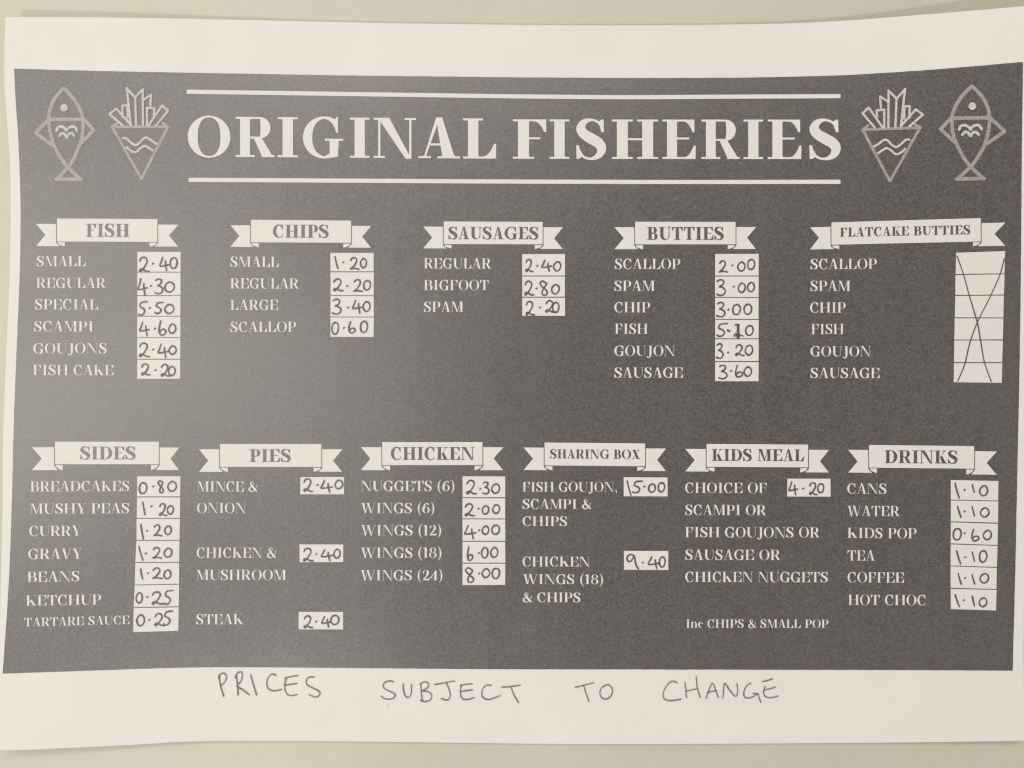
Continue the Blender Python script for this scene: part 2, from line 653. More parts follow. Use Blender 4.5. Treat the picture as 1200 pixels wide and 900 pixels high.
        add(*ribbon([(w*.14, .72, .12), (w*.2, .90, .08), (w*.46, .99, T*1.2), (w*.74, .90, st*.7), (w*.78, .70, st),
                     (w*.58, .42, st*.6), (w*.22, .14, .07), (w*.1, .03, .05)], True, 5))
        add([(.04, 0), (w, 0), (w, .26), (w-.04, .26), (w-.06, .14), (w*.3, .14), (.06, .08)])
    elif ch == '4':
        x = w*.56
        add(box(x, 0, x+st, .92)); serif(x, x+st, 0, True)
        add([(x+st, 1), (x+st-.05, 1), (.02, .28), (.02, .22), (.10, .26)])
        add(box(.02, .22, w, .22+T))
    elif ch == '6':
        cut([ell(w*.5, .31, w*.5, .33, 32)], [ell(w*.52, .31, w*.5-st*.98, .33-T, 28)])
        add(*ribbon([(w*.12, .33, st*.9), (w*.22, .68, st*.75), (w*.5, .93, .09), (w*.82, .97, .05)], False, 5))
        add(ell(w*.80, .88, .075, .075, 14))
    elif ch == '8':
        cut([ell(w*.5, .27, w*.49, .29, 30)], [ell(w*.48, .27, w*.49-st*.8, .29-T, 26)])
        cut([ell(w*.5, .77, w*.41, .25, 28)], [ell(w*.52, .77, w*.41-st*.7, .25-T, 24)])
    elif ch == 'n':
        stem(sl*.7, 0, .70, True, False, st*.9)
        add(box(0, .70-T, sl*.7+.05, .70))
        add(box(w-sl*.7-st*.9, 0, w-sl*.7, .5)); serif(w-sl*.7-st*.9, w-sl*.7, 0, True)
        add(*ribbon([(sl*.7+st*.9, .55, .03), (w*.5, .67, .05), (w*.68, .66, st*.5), (w-sl*.7-st*.45, .48, st*.9)], False, 5))
    elif ch == 'c':
        R = w*.52
        cut([ell(R, .35, R, .37, 28)], [ell(R+.5*(st-.02), .35, R-.5*(st+.02), .37-T, 26), box(w*.76, .16, w+.3, .50)])
        add(ell(w*.78, .52, .08, .08, 14))
    xs = [q[0] for a, s in C for p in a for q in p]
    return solve(C), min(xs), max(xs)


_G = {}
def get_glyph(ch, bold):
    if (ch, bold) not in _G:
        _G[(ch, bold)] = glyph(ch, bold)
    return _G[(ch, bold)]


def put_glyph(sh, ch, bold, x0, x1, base, cap):
    """base(x) gives the baseline under x; glyph spans x0..x1"""
    (v, t), a, b = get_glyph(ch, bold)
    k = (x1-x0)/(b-a)
    sh.add([(x0+(q[0]-a)*k, base(x0+(q[0]-a)*k) - q[1]*cap) for q in v], t)


def put_line(sh, text, x0, y0, x1, y1, cap, bold=False, track=.03):
    """text set from x0 to x1, its baseline running from y0 to y1"""
    ext, x = [], 0.0
    for ch in text:
        if ch != ' ':
            _, a, b = get_glyph(ch, bold)
            ext.append((ch, x+a, x+b))
        x += (BOLD.get(ch, ADV[ch]) if bold else ADV[ch]) + track
    lo, hi = ext[0][1], ext[-1][2]
    k = (x1-x0)/(hi-lo)
    base = lambda px: y0 + (y1-y0)*(px-x0)/(x1-x0)
    for ch, a, b in ext:
        put_glyph(sh, ch, bold, x0+(a-lo)*k, x0+(b-lo)*k, base, cap)


# ------------------------------------------------------------------ the counter
def build_counter():
    n = 40
    v, f = [], []
    L = 0.9
    for j in range(n+1):
        for i in range(n+1):
            v.append((-L+2*L*i/n, -L+2*L*j/n, 0.0))
    for j in range(n):
        for i in range(n):
            a = j*(n+1)+i
            f.append((a, a+1, a+n+2, a+n+1))
    o = link('counter', v, f, M_COUNTER)
    o['kind'] = 'structure'
    return o


build_counter()

# ------------------------------------------------------------------ the menu sheet
menu = bpy.data.objects.new('menu_sheet', None)
COL.objects.link(menu)
menu['label'] = 'white paper price menu with dark grey printed panel, corners curling up off the cream counter'
menu['category'] = 'menu'

PT = [(6.5, 20), (130, 20.5), (270, 23), (400, 26), (600, 29), (740, 29.6), (870, 28.5), (935, 27), (1000, 23.5), (1067, 18.3), (1130, 13.2), (1204, 7)]
PR = [(1204, 7), (1203.5, 300), (1201.5, 600), (1199.6, 760), (1201, 868)]
PB = [(-4, 879), (30, 878.7), (67, 877), (142, 873.5), (222, 869), (300, 868.2), (400, 868.8), (580, 871), (700, 872), (940, 871), (1080, 869.8), (1201, 868)]
PL = [(6.5, 20), (5, 60), (5.2, 100), (9, 150), (12, 200), (12.6, 250), (11, 330), (8, 400), (5.5, 455), (3.6, 520), (3, 600), (1, 680), (-1.5, 780), (-4, 879)]


def build_paper():
    nx, ny = 170, 124
    g = coons(PT, PR, PB, PL, nx, ny)
    v = [W(x, y) for row in g for (x, y) in row]
    n = len(v)
    th = .00014
    v += [(a, b, c-th) for a, b, c in v]
    f = []
    A = lambda i, j: j*(nx+1)+i
    for j in range(ny):
        for i in range(nx):
            q = (A(i, j+1), A(i+1, j+1), A(i+1, j), A(i, j))
            f.append(q)
            f.append(tuple(k+n for k in q[::-1]))
    rim = [A(i, 0) for i in range(nx+1)] + [A(nx, j) for j in range(1, ny+1)] + \
          [A(i, ny) for i in range(nx-1, -1, -1)] + [A(0, j) for j in range(ny-1, 0, -1)]
    for k in range(len(rim)):
        a, b = rim[k], rim[(k+1) % len(rim)]
        t = len(v)
        v += [v[b], v[a], v[a+n], v[b+n]]          # the cut edge keeps its own corners, so it stays crisp
        f.append((t+3, t+2, t+1, t))
    return link('paper', v, f, M_PAPER, menu)


build_paper()

NT = [(16.6, 80.5), (130, 83.5), (270, 86), (400, 88.3), (600, 90.5), (740, 91.3), (860, 91), (940, 89.6), (1000, 87.5), (1100, 81), (1199, 72.5)]
NR = [(1199, 72.5), (1197.5, 180), (1196.5, 300), (1195, 420), (1192.5, 540), (1190, 660), (1186.8, 786)]
NB = [(3, 789.5), (75, 787), (200, 782.8), (260, 781.9), (400, 782.8), (580, 784.2), (760, 784.6), (940, 785), (1080, 785.4), (1186.8, 786)]
NL = [(16.6, 80.5), (18.4, 120), (20.9, 155), (23, 200), (24, 235), (23.6, 300), (21.5, 360), (18.6, 430), (16, 500), (13.7, 590), (10.4, 680), (3, 789.5)]


def build_panel():
    nx, ny = 170, 110
    g = coons(NT, NR, NB, NL, nx, ny)
    v = []
    for j, row in enumerate(g):
        for i, (x, y) in enumerate(row):
            if i in (0, nx) or j in (0, ny):              # the ink's edge is slightly ragged
                x += random.uniform(-.12, .12); y += random.uniform(-.12, .12)
            v.append(W(x, y, E_PANEL))
    A = lambda i, j: j*(nx+1)+i
    f = [(A(i, j+1), A(i+1, j+1), A(i+1, j), A(i, j)) for j in range(ny) for i in range(nx)]
    o = link('printed_panel', v, f, M_TONER, menu)
    o['label'] = 'dark grey toner panel printed on the white sheet'
    return o


build_panel()

# title
TB = lambda x: lerp_curve([(215, 183.4), (276, 183.9), (430, 184.9), (600, 186), (800, 186.3), (990, 186.4)], x, 0)
TITLE = [('O', 220, 270), ('R', 276, 321.6), ('I', 325.4, 349), ('G', 355, 404.7), ('I', 410, 433), ('N', 437.8, 487.5),
         ('A', 490, 539.3), ('L', 542.8, 581.5),
         ('F', 601, 640.3), ('I', 644, 667.3), ('S', 675.3, 710.3), ('H', 717, 771.3), ('E', 776.3, 815.3), ('R', 822, 867),
         ('I', 871.3, 894.3), ('E', 899.7, 939.2), ('S', 948.4, 985.3)]
sh = Sheet(E_PRINT)
for ch, a, b in TITLE:
    put_glyph(sh, ch, True, a, b, TB, 47.0 if a < 600 else 46.2)
o = sh.build('title_lettering', M_WHITE, menu)
o['label'] = 'large white serif title across the top of the panel'

for rule in ([(218.8, 105), (400, 107.6), (600, 110.4), (735, 111.4), (860, 110.8), (985, 110.2)],
             [(221, 208.3), (400, 209.2), (600, 210.3), (800, 210.8), (985, 210.6)]):
    up = [(x, lerp_curve(rule, x, 0)) for x in [rule[0][0]+(rule[-1][0]-rule[0][0])*i/80 for i in range(81)]]
    sh = Sheet(E_PRINT)
    sh.polys([up + [(x, y+4.9) for x, y in up[::-1]]])
    sh.build('title_rule', M_WHITE, menu)


# emblems
def strokes(lst, wd, smooth=True, cap=True, n=6):
    q = []
    for s in lst:
        q += ribbon([(x, y, wd) for x, y in s], cap, n, smooth)
    return [([p], []) for p in q]


def fish(f, wd):
    sh = Sheet(E_PRINT)
    L = [(328, 140), (262, 218), (226, 320), (230, 430), (262, 545), (310, 632), (360, 698), (448, 782)]
    R = [(328, 140), (398, 214), (452, 312), (466, 400), (452, 505), (405, 622), (360, 695), (278, 782)]
    c = strokes([[f(*p) for p in L]], wd) + strokes([[f(*p) for p in R]], wd)
    c += strokes([[f(*p) for p in s] for s in ([(235, 360), (462, 360)], [(275, 780), (452, 780)],
                                               [(232, 350), (130, 456)], [(130, 456), (248, 540)],
                                               [(462, 350), (540, 434)], [(540, 434), (452, 525)])], wd, False)
    sh.add(*solve(c))
    o = sh.build('fish_emblem', M_TONE, menu)
    o['label'] = 'grey outline fish emblem with pale eye and scales'
    sh = Sheet(E_TOP)
    cx, cy = f(330, 278)
    sh.add(*solve([([ell(cx, cy, 4.5, 4.4, 20)], [])]))
    sh.build('fish_eye', M_LIGHT, o)
    sh = Sheet(E_TOP)
    A = [[(278, 438), (290, 415), (312, 410), (334, 420), (348, 440)], [(348, 440), (362, 420), (386, 410), (410, 416), (420, 438)],
         [(298, 475), (316, 458), (334, 462), (350, 486)], [(350, 486), (366, 462), (384, 456), (402, 474)]]
    sh.add(*solve(strokes([[f(*p) for p in s] for s in A], 3.3)))
    sh.build('fish_scales', M_LIGHT, o)


def chip_cone(f, wd):
    sh = Sheet(E_PRINT)
    c = strokes([[f(*p) for p in s] for s in ([(668, 412), (1060, 412)], [(668, 410), (875, 776)], [(875, 776), (1060, 414)],
                                              [(668, 408), (705, 388)], [(1060, 412), (1024, 384)])], wd, False)
    sh.add(*solve(c))
    o = sh.build('chip_cone_emblem', M_TONE, menu)
    o['label'] = 'grey outline cone emblem filled with pale chips'
    sh = Sheet(E_TOP)
    A = [[(742, 400), (650, 322)], [(650, 322), (698, 284)], [(698, 284), (800, 396)],
         [(742, 342), (740, 262)], [(740, 262), (776, 260)], [(778, 345), (776, 260)],
         [(800, 402), (772, 140)], [(770, 140), (830, 205)], [(830, 205), (884, 148)], [(884, 148), (886, 402)], [(830, 205), (838, 402)],
         [(890, 222), (942, 186)], [(942, 186), (936, 276)],
         [(914, 402), (914, 278)], [(914, 278), (966, 282)], [(966, 282), (962, 330)],
         [(924, 402), (1020, 262)], [(1020, 262), (1062, 298)], [(1062, 298), (978, 402)]]
    sh.add(*solve(strokes([[f(*p) for p in s] for s in A], 2.7, False)))
    sh.build('chips', M_LIGHT, o)
    sh = Sheet(E_TOP)
    A = [[(738, 494), (765, 492), (798, 520), (832, 540), (862, 524), (890, 494), (915, 488), (950, 512), (988, 534)],
         [(768, 550), (800, 580), (835, 590), (868, 562), (900, 546), (930, 562), (960, 582)]]
    sh.add(*solve(strokes([[f(*p) for p in s] for s in A], 2.7, True, False)))
    sh.build('waves', M_LIGHT, o)


fl = lambda x, y: (20 + x/6, 80 + y/6)
fish(fl, 4.2)
chip_cone(fl, 3.3)
fish(lambda x, y: (1138.7 - (x/6+20-74.7)*1.10 + (y/6-22)*0.045, 99.5 + (y/6-22)*1.017 - (x-328)/6*-.018), 4.3)
chip_cone(lambda x, y: (1042.9 - (x/6+20-165.8)*1.03 , 103.4 + (y/6-22)*1.015 + (x-860)/6*.035), 3.4)


# ------------------------------------------------------------------ ribbon banners with section names
def banner(name, cap, TL, TR, ML, MR, NLq, NRq, head):
    """TL/TR: outer tail (x, top, bottom); ML/MR: main panel (x, top, bottom); NLq/NRq: tail notches; head: x0, y0, x1, y1"""
    sh = Sheet(E_PRINT)
    fw = 9.2
    mb = lambda x: ML[2] + (MR[2]-ML[2])*(x-ML[0])/(MR[0]-ML[0])
    mt = lambda x: ML[1] + (MR[1]-ML[1])*(x-ML[0])/(MR[0]-ML[0])
    tl_in_t = TL[1] + (TR[1]-TL[1])*(ML[0]-TL[0])/(TR[0]-TL[0])
    tr_in_t = TL[1] + (TR[1]-TL[1])*(MR[0]-TL[0])/(TR[0]-TL[0])
    tb = lambda x: TL[2] + (TR[2]-TL[2])*(x-TL[0])/(TR[0]-TL[0])
    g = 1.0
    polys = [[(ML[0], mt(ML[0])), (MR[0], mt(MR[0])), (MR[0], mb(MR[0])), (ML[0], mb(ML[0]))]]
    xl, xr = ML[0]-g, MR[0]+g
    polys.append([(TL[0], TL[1]), (xl, tl_in_t), (xl, mb(xl)+1.2), (xl+1.2, mb(xl)+3.0), (xl+4.2, tb(xl)-.4), (xl+4.0, tb(xl)), (TL[0], TL[2]), NLq])
    polys.append([(TR[0], TR[1]), NRq, (TR[0]-.3, TR[2]), (xr-4.0, tb(xr)), (xr-4.2, tb(xr)-.4), (xr-1.2, mb(xr)+3.0), (xr, mb(xr)+1.2), (xr, tr_in_t)])
    for s, x in ((1, ML[0]), (-1, MR[0])):
        yb = mb(x)
        polys.append([(x+s*.5, yb+1.0), (x+s*fw, yb+.9), (x+s*fw, tb(x)+.2), (x+s*6, tb(x)-.7), (x+s*2.2, yb+3.4)])
    sh.polys(polys)
    o = sh.build('section_banner', M_WHITE, menu)
    sh = Sheet(E_TOP)
    put_line(sh, name, head[0], head[1], head[2], head[3], cap, True, .02)
    sh.build('section_heading', M_TONER, o)
    return o


banner('FISH', 15.3, (42.3, 262.3, 288.4), (209.2, 263.3, 289), (66.8, 256, 283), (184.5, 256.8, 283.5), (53.3, 275.3), (198, 276), (100.8, 277.6, 151.5, 277.6))
banner('CHIPS', 15, (270, 263.8, 289.3), (435, 264.8, 290.3), (294, 257.5, 284), (411.5, 258.5, 284.5), (280.5, 276.3), (424.5, 277.3), (319.8, 278.3, 385, 278.5))
banner('SAUSAGES', 14.3, (496, 265.5, 291), (659.8, 266.3, 291.8), (520, 259.5, 286), (636, 260, 286.3), (506.5, 278.3), (649.3, 279.3), (525.5, 280.2, 630.8, 280.4))
banner('BUTTIES', 15, (720, 266.2, 292), (886, 266, 291.8), (744.3, 259.8, 286.3), (862, 260, 286.3), (731, 279), (875.5, 278.5), (758.3, 281, 848, 281))
banner('FLATCAKE BUTTIES', 10.6, (949.3, 266.4, 292.3), (1178.3, 260.8, 288), (974.3, 260.6, 286.8), (1149.3, 255.6, 283), (959.8, 278.5), (1165.5, 274), (984.3, 277.6, 1137, 274.4))
banner('SIDES', 15, (37.4, 524, 551), (210, 524.4, 550.8), (64.4, 517.6, 544), (186.2, 517.7, 544), (49, 537.4), (200, 537.6), (94, 538.4, 158.8, 538.4))
banner('PIES', 14.8, (233.1, 526.4, 553), (401.3, 526.4, 552.8), (257.8, 520.2, 547), (376.6, 520.3, 547.2), (244, 539.7), (390.3, 539.8), (292.6, 541.3, 340.6, 541.3))
banner('CHICKEN', 15, (423, 524, 551), (590, 524, 551), (448, 518, 545), (565.4, 518, 545), (434, 537.5), (578.5, 537.2), (458, 538.9, 555.8, 538.9))
banner('SHARING BOX', 10.5, (613.6, 524.4, 550.8), (780.6, 525.6, 552), (638.2, 518.6, 545.4), (756, 519.6, 546.4), (624.6, 537.6), (770, 538.8), (644.6, 537.1, 750, 537.7))
banner('KIDS MEAL', 13.8, (803, 526, 552.4), (971.6, 527.2, 553.7), (828, 520.2, 547), (947, 521, 547.7), (814.3, 539.3), (960.8, 540.4), (834.3, 540, 942, 540.4))
banner('DRINKS', 15, (994, 527, 553.8), (1168.4, 529, 556.4), (1018.4, 521.4, 548), (1141.6, 522.8, 549.2), (1005, 540.6), (1156.2, 542.4), (1036.8, 542.6, 1122.2, 543.2))

# ------------------------------------------------------------------ printed item names
ITEMS = [
    ('SMALL', 43, 312, 100.5, 312), ('REGULAR', 42.7, 337.5, 123.7, 337.5), ('SPECIAL', 41, 362.5, 115, 362.7), ('SCAMPI', 40, 388.2, 109, 388.4),
    ('GOUJONS', 39, 414.2, 125, 414), ('FISH CAKE', 38.8, 439.5, 133.3, 439.6),
    ('SMALL', 270, 312.7, 326.8, 312.8), ('REGULAR', 270, 338, 350, 338.2), ('LARGE', 270, 363.2, 326, 363.2), ('SCALLOP', 270, 389, 347, 388.8),
    ('REGULAR', 496.8, 314.5, 575.3, 314.7), ('BIGFOOT', 496.8, 340, 572.8, 340), ('SPAM', 496.8, 365.4, 543, 365.4),
    ('SCALLOP', 720.5, 315.2, 797.3, 315.2), ('SPAM', 720, 340.8, 767.3, 340.8), ('CHIP', 720, 366, 761.8, 366), ('FISH', 720.5, 391.2, 759, 391.2),
    ('GOUJON', 720, 417, 791, 417), ('SAUSAGE', 720, 442.5, 800.3, 442.5),
    ('SCALLOP', 949.8, 315.4, 1027.5, 315), ('SPAM', 949.8, 340.9, 996.5, 340.9), ('CHIP', 949.3, 366.4, 991, 366.3), ('FISH', 950.8, 391.6, 988.8, 391.4),
    ('GOUJON', 949.8, 417.6, 1020.5, 417.5), ('SAUSAGE', 949.8, 443, 1030.8, 443),
    ('BREADCAKES', 35.6, 576, 151.4, 575.3), ('MUSHY PEAS', 35.2, 602, 151.4, 601.4), ('CURRY', 34.4, 628.2, 95, 627.8), ('GRAVY', 33, 655.2, 96, 654.6),
    ('BEANS', 32, 682, 93, 681), ('KETCHUP', 30.5, 709.7, 118.5, 708.4), ('TARTARE SAUCE', 28.3, 734.2, 151.8, 731.2, 10),
    ('MINCE &', 231.4, 576, 301.9, 576), ('ONION', 231, 601.2, 288.2, 601.2), ('CHICKEN &', 230.5, 653.6, 323.8, 653.6), ('MUSHROOM', 230, 679.6, 335.5, 679.6),
    ('STEAK', 230, 731.6, 285.5, 731.4),
    ('NUGGETS (6)', 423, 575.4, 532.5, 575.4), ('WINGS (6)', 423, 601.3, 509, 601.3), ('WINGS (12)', 423, 627.3, 517, 627.3), ('WINGS (18)', 422.7, 653.6, 517.3, 653.6),
    ('WINGS (24)', 422.5, 680, 518.5, 680),
    ('FISH GOUJON,', 612.4, 576, 723, 576.2, 11.2), ('SCAMPI &', 612.4, 596.1, 693, 596.3, 11.2), ('CHIPS', 612.4, 616.2, 664.4, 616.4, 11.2),
    ('CHICKEN', 612.4, 663.7, 691.2, 663.9, 11.4), ('WINGS (18)', 612.8, 684.2, 706.8, 684.5, 11.2), ('& CHIPS', 612.5, 705.5, 680, 705.7, 11.2),
    ('CHOICE OF', 802.8, 577.5, 898.5, 577.8), ('SCAMPI OR', 803, 603.4, 897.6, 603.7), ('FISH GOUJONS OR', 803, 629.5, 960.3, 629.9), ('SAUSAGE OR', 803, 656, 914.3, 656.2),
    ('CHICKEN NUGGETS', 803, 681.9, 970, 682.3), ('Inc CHIPS & SMALL POP', 804.3, 735.6, 970.8, 735.9, 9.8),
    ('CANS', 992.8, 578.4, 1038.8, 578.7), ('WATER', 992.8, 604.6, 1054, 604.9), ('KIDS POP', 993.2, 630.4, 1074, 630.9), ('TEA', 993.2, 656.8, 1025.4, 657),
    ('COFFEE', 993.2, 682.4, 1059.4, 682.8), ('HOT CHOC', 994, 708.8, 1086.2, 709.2)]
for it in ITEMS:
    sh = Sheet(E_PRINT)
    put_line(sh, *it[:5], it[5] if len(it) > 5 else 11.9, False, .02)
    sh.build('item_name', M_TEXT, menu)

# ------------------------------------------------------------------ price boxes and the handwriting in them
DIGIT = {
    '0': [[(.55, .0), (.2, .1), (.0, .45), (.1, .85), (.45, 1.0), (.82, .85), (1.0, .45), (.85, .1), (.5, .0), (.38, .06)]],
    'o': [[(.42, .06), (.12, .28), (.02, .65), (.3, .98), (.7, .95), (.98, .62), (.92, .22), (.6, .02), (.3, .1)]],
    '1': [[(.0, .0), (.45, .5), (1.0, 1.0)]],
    '2': [[(.04, .26), (.16, .08), (.46, .0), (.74, .12), (.76, .34), (.56, .6), (.26, .88), (.1, .98), (.02, .9), (.14, .8), (.4, .84), (.7, .96), (1.0, .97)]],
    'z': [[(.08, .2), (.3, .02), (.6, .02), (.76, .2), (.66, .45), (.36, .78), (.04, .96), (.34, .93), (.7, .93), (1.0, .98)]],
    '3': [[(.08, .1), (.4, .0), (.74, .06), (.8, .2), (.6, .36), (.3, .45), (.66, .5), (.94, .66), (.9, .86), (.6, .99), (.22, .98), (.0, .92)]],
    '4': [[(.3, .0), (.16, .3), (.0, .62), (.3, .64), (.66, .58), (1.0, .54)], [(.62, .26), (.64, .55), (.76, 1.0)]],
    '5': [[(1.0, .02), (.62, .04), (.3, .1), (.16, .34), (.34, .44), (.6, .54), (.72, .74), (.52, .95), (.2, 1.0), (.0, .92)]],
    '6': [[(.3, .0), (.12, .4), (.06, .75), (.24, .98), (.6, 1.0), (.94, .85), (.92, .66), (.64, .58), (.34, .66), (.16, .8)]],
    '8': [[(.72, .12), (.36, .0), (.08, .12), (.22, .34), (.6, .54), (.9, .76), (.78, .97), (.44, .98), (.3, .8), (.5, .5), (.78, .26), (.74, .1)]],
    '9': [[(.62, .1), (.3, .0), (.02, .2), (.08, .46), (.36, .46), (.62, .12), (.7, .46), (.8, .76), (.98, 1.0)]],
}


def pen(strk, wd):
    comps = []
    for s in strk:
        ph = random.uniform(0, 6)
        pts = [(x+random.uniform(-.12, .12), y+random.uniform(-.12, .12), wd*(1+.14*math.sin(ph+i*1.3))) for i, (x, y) in enumerate(s)]
        comps += [([p], []) for p in ribbon(pts, True, 5)]
    return solve(comps)


def price(parent, chars, ox, oy, sc, wd=1.78):
    """chars: (kind, x0, x1, y0, y1) read from the sheet; '.' is (kind, x, y)"""
    sh = Sheet(E_PEN)
    for c in chars:
        if c[0] == '.':
            x, y = ox+c[1]/sc, oy+c[2]/sc
            sh.add(*pen([[(x-.45, y+.25), (x, y), (x+.45, y-.2)]], wd*1.05))
            continue
        k, x0, x1, y0, y1 = c
        x0, x1, y0, y1 = ox+x0/sc, ox+x1/sc, oy+y0/sc, oy+y1/sc
        x0 += wd*.4; x1 -= wd*.4; y0 += wd*.4; y1 -= wd*.4
        sh.add(*pen([[(x0+(x1-x0)*u, y0+(y1-y0)*v) for u, v in s] for s in DIGIT[k]], wd))
    return sh.build('handwritten_price', M_PEN, parent)


def price_box(c4):
    sh = Sheet(E_PRINT)
    j = lambda: random.uniform(-.12, .12)
    sh.polys([[(x+j(), y+j()) for x, y in c4]])
    return sh.build('price_box', M_WHITE, menu)


def column(L, R, ox, oy, sc, prices):
    """L, R: (x, y) of each divider end, top to bottom; a thin dark gap separates the boxes"""
    out = []
    for i in range(len(L)-1):
        a, b, c, d = L[i], R[i], R[i+1], L[i+1]
        gt = .58 if i else 0
        gb = .58 if i < len(L)-2 else 0
        o = price_box([(a[0], a[1]+gt), (b[0], b[1]+gt), (c[0], c[1]-gb), (d[0], d[1]-gb)])
        if prices:
            p = prices[i]
            k = (ox, oy, sc)
            if isinstance(p, tuple):
                p, k = p
            price(o, p, *k)
        out.append(o)
    return out


def straight(x0, x1, ys):
    return [(x0, y) for y in ys], [(x1, y) for y in ys]


def q(s):
    """'2 650 700 283 357|. 717 315' -> list of characters"""
    out = []
    for part in s.split('|'):
        t = part.split()
        out.append((t[0], *[float(x) for x in t[1:]]))
    return out


ys = [295.2, 318.9, 346.4, 370.6, 395.6, 421.1, 443.8]
column([(161-.3*i/6, y) for i, y in enumerate(ys)], [(211.8-.6*i/6, y) for i, y in enumerate(ys)], 0, 230, 4, [
    q('2 650 702 283 357|. 717 315|4 745 794 285 352|0 795 832 285 342'), q('4 644 692 385 467|. 706 421|3 723 766 385 460|o 768 819 398 452'),
    q('5 646 691 490 560|. 700 524|5 723 768 494 552|o 768 817 503 552'), q('4 652 702 588 656|. 726 620|6 740 780 582 653|o 787 826 595 645'),
    q('2 650 702 685 756|. 717 718|4 738 790 690 760|o 788 828 698 743'), q('2 660 706 783 842|. 728 815|2 752 798 785 847|o 785 823 795 843')])
column(*straight(387.3, 438, [296.3, 318.5, 346.5, 371.5, 394.8]), 240, 230, 4, [
    q('1 607 626 280 342|. 648 310|z 678 724 285 346|o 726 760 288 337'), q('2 600 650 385 447|. 668 420|z 693 742 388 450|0 742 779 392 442'),
    q('3 595 642 480 555|. 671 521|4 690 740 485 550|o 738 777 490 542'), q('0 593 629 588 650|. 652 617|6 670 708 585 643|0 727 765 583 641')])
column(*straight(612, 662, [297.8, 323.5, 348.3, 370]), 470, 230, 4, [
    q('2 582 620 293 357|. 638 326|4 657 708 298 353|o 712 751 303 352'), q('2 577 624 395 467|. 636 432|8 645 692 395 467|o 702 744 410 460'),
    q('2 583 627 490 560|. 652 521|2 675 722 487 547|0 707 743 495 547')])
bx = column(*straight(838, 889, [297.5, 323.5, 348.6, 374.3, 397, 423.7, 446.7]), 690, 230, 4, [
    q('z 608 652 300 359|. 673 324|o 695 735 305 353|0 742 780 293 346'), q('3 597 644 388 468|. 679 424|o 697 736 403 453|o 741 779 400 450'),
    q('3 597 642 495 568|. 655 531|0 672 713 505 558|0 725 766 503 556'),
    (q('5 218 375 92 280|. 368 190|0 600 712 122 268'), (820, 370, 11.25)), (q('3 212 318 360 570|. 375 484|2 465 590 375 535|o 590 706 378 525'), (820, 370, 11.25)),
    (q('3 245 370 645 840|. 415 728|6 458 575 648 812|o 575 690 665 805'), (820, 370, 11.25))])
k = lambda x, y: (820+x/11.25, 370+y/11.25)
sh = Sheet(E_PEN)
for wd, pts in ((3.6, [(507, 125), (505, 200), (508, 280)]), (1.6, [(460, 125), (490, 112), (515, 118)]),
                (1.3, [(450, 262), (470, 235), (490, 262), (460, 268)]), (1.3, [(520, 245), (545, 262), (572, 266)]), (1.4, [(372, 205), (388, 210), (402, 195)])):
    sh.add(*pen([[k(*p) for p in pts]], wd))
o = sh.build('overwritten_digit', M_PEN, bx[3])
o['label'] = 'thick digit one scrawled over an earlier digit'

# the crossed-out column
fy_l = [296.3, 321.8, 346.3, 372.5, 398.5, 425, 448]
fy_r = [294.3, 320.8, 345.8, 372.5, 398.3, 425, 448.5]
column([(1120.3-2.8*(y-296)/152, y) for y in fy_l], [(1177.8-3.8*(y-294)/154, y) for y in fy_r], 0, 0, 1, None)
k = lambda x, y: (900+x/4, 230+y/4)
sh = Sheet(E_PEN)
sh.add(*pen([[k(*p) for p in ((886, 280), (915, 362), (945, 470), (981, 590), (997, 680), (1012, 768), (1032, 830), (1047, 868))]], 1.35))
sh.add(*pen([[k(*p) for p in ((1108, 292), (1087, 370), (1042, 470), (982, 590), (946, 690), (922, 790), (890, 866))]], 1.3))
o = sh.build('crossing_out', M_PEN, menu)
o['label'] = 'large handwritten cross struck through a column of empty boxes'

# sides
L = [(160.8, 558.2), (160.5, 582.3), (160.2, 607.5), (160, 633.4), (158.6, 659.1), (157.9, 685.5), (156.6, 712), (156, 740.6)]
R = [(211.4, 558.2), (211.2, 582.3), (210.8, 607.5), (210.4, 633.2), (210, 659), (209.9, 684.6), (209.5, 711), (209, 739.2)]
K4 = (0, 600, 4)
column(L, R, 0, 500, 5, [
    q('0 812 862 325 396|. 898 350|8 920 963 313 391|o 978 1036 317 382'), q('1 832 852 438 519|. 886 467|2 930 980 447 526|0 977 1019 460 516'),
    q('1 820 843 570 663|. 862 610|z 895 950 572 645|o 960 1006 577 636'), q('1 810 840 700 787|. 853 744|z 890 950 705 776|o 957 1009 708 769'),
    (q('1 655 671 265 318|. 693 287|z 711 762 260 316|o 765 803 268 316'), K4),
    (q('o 634 669 375 429|. 690 399|2 710 764 372 436|5 765 812 364 436'), K4), (q('o 637 679 479 536|. 700 506|2 722 772 474 537|5 762 810 461 533'), K4)])
# pies
s57 = 1200/210
K5 = (210, 600, 4)
column(*straight(352, 403.2, [559, 579.2]), 210, 505, s57, [q('2 830 897 316 411|. 925 362|4 945 1030 328 416|o 1038 1098 325 391')])
column(*straight(351, 402.3, [638, 658.8]), 210, 505, s57, [q('2 828 899 783 876|. 918 826|4 946 1030 793 871|o 1030 1081 786 856')])
column(*straight(350, 402, [717, 737.5]), 210, 600, 4, [q('2 582 627 484 546|. 641 514|4 664 714 488 541|0 708 751 482 531')])
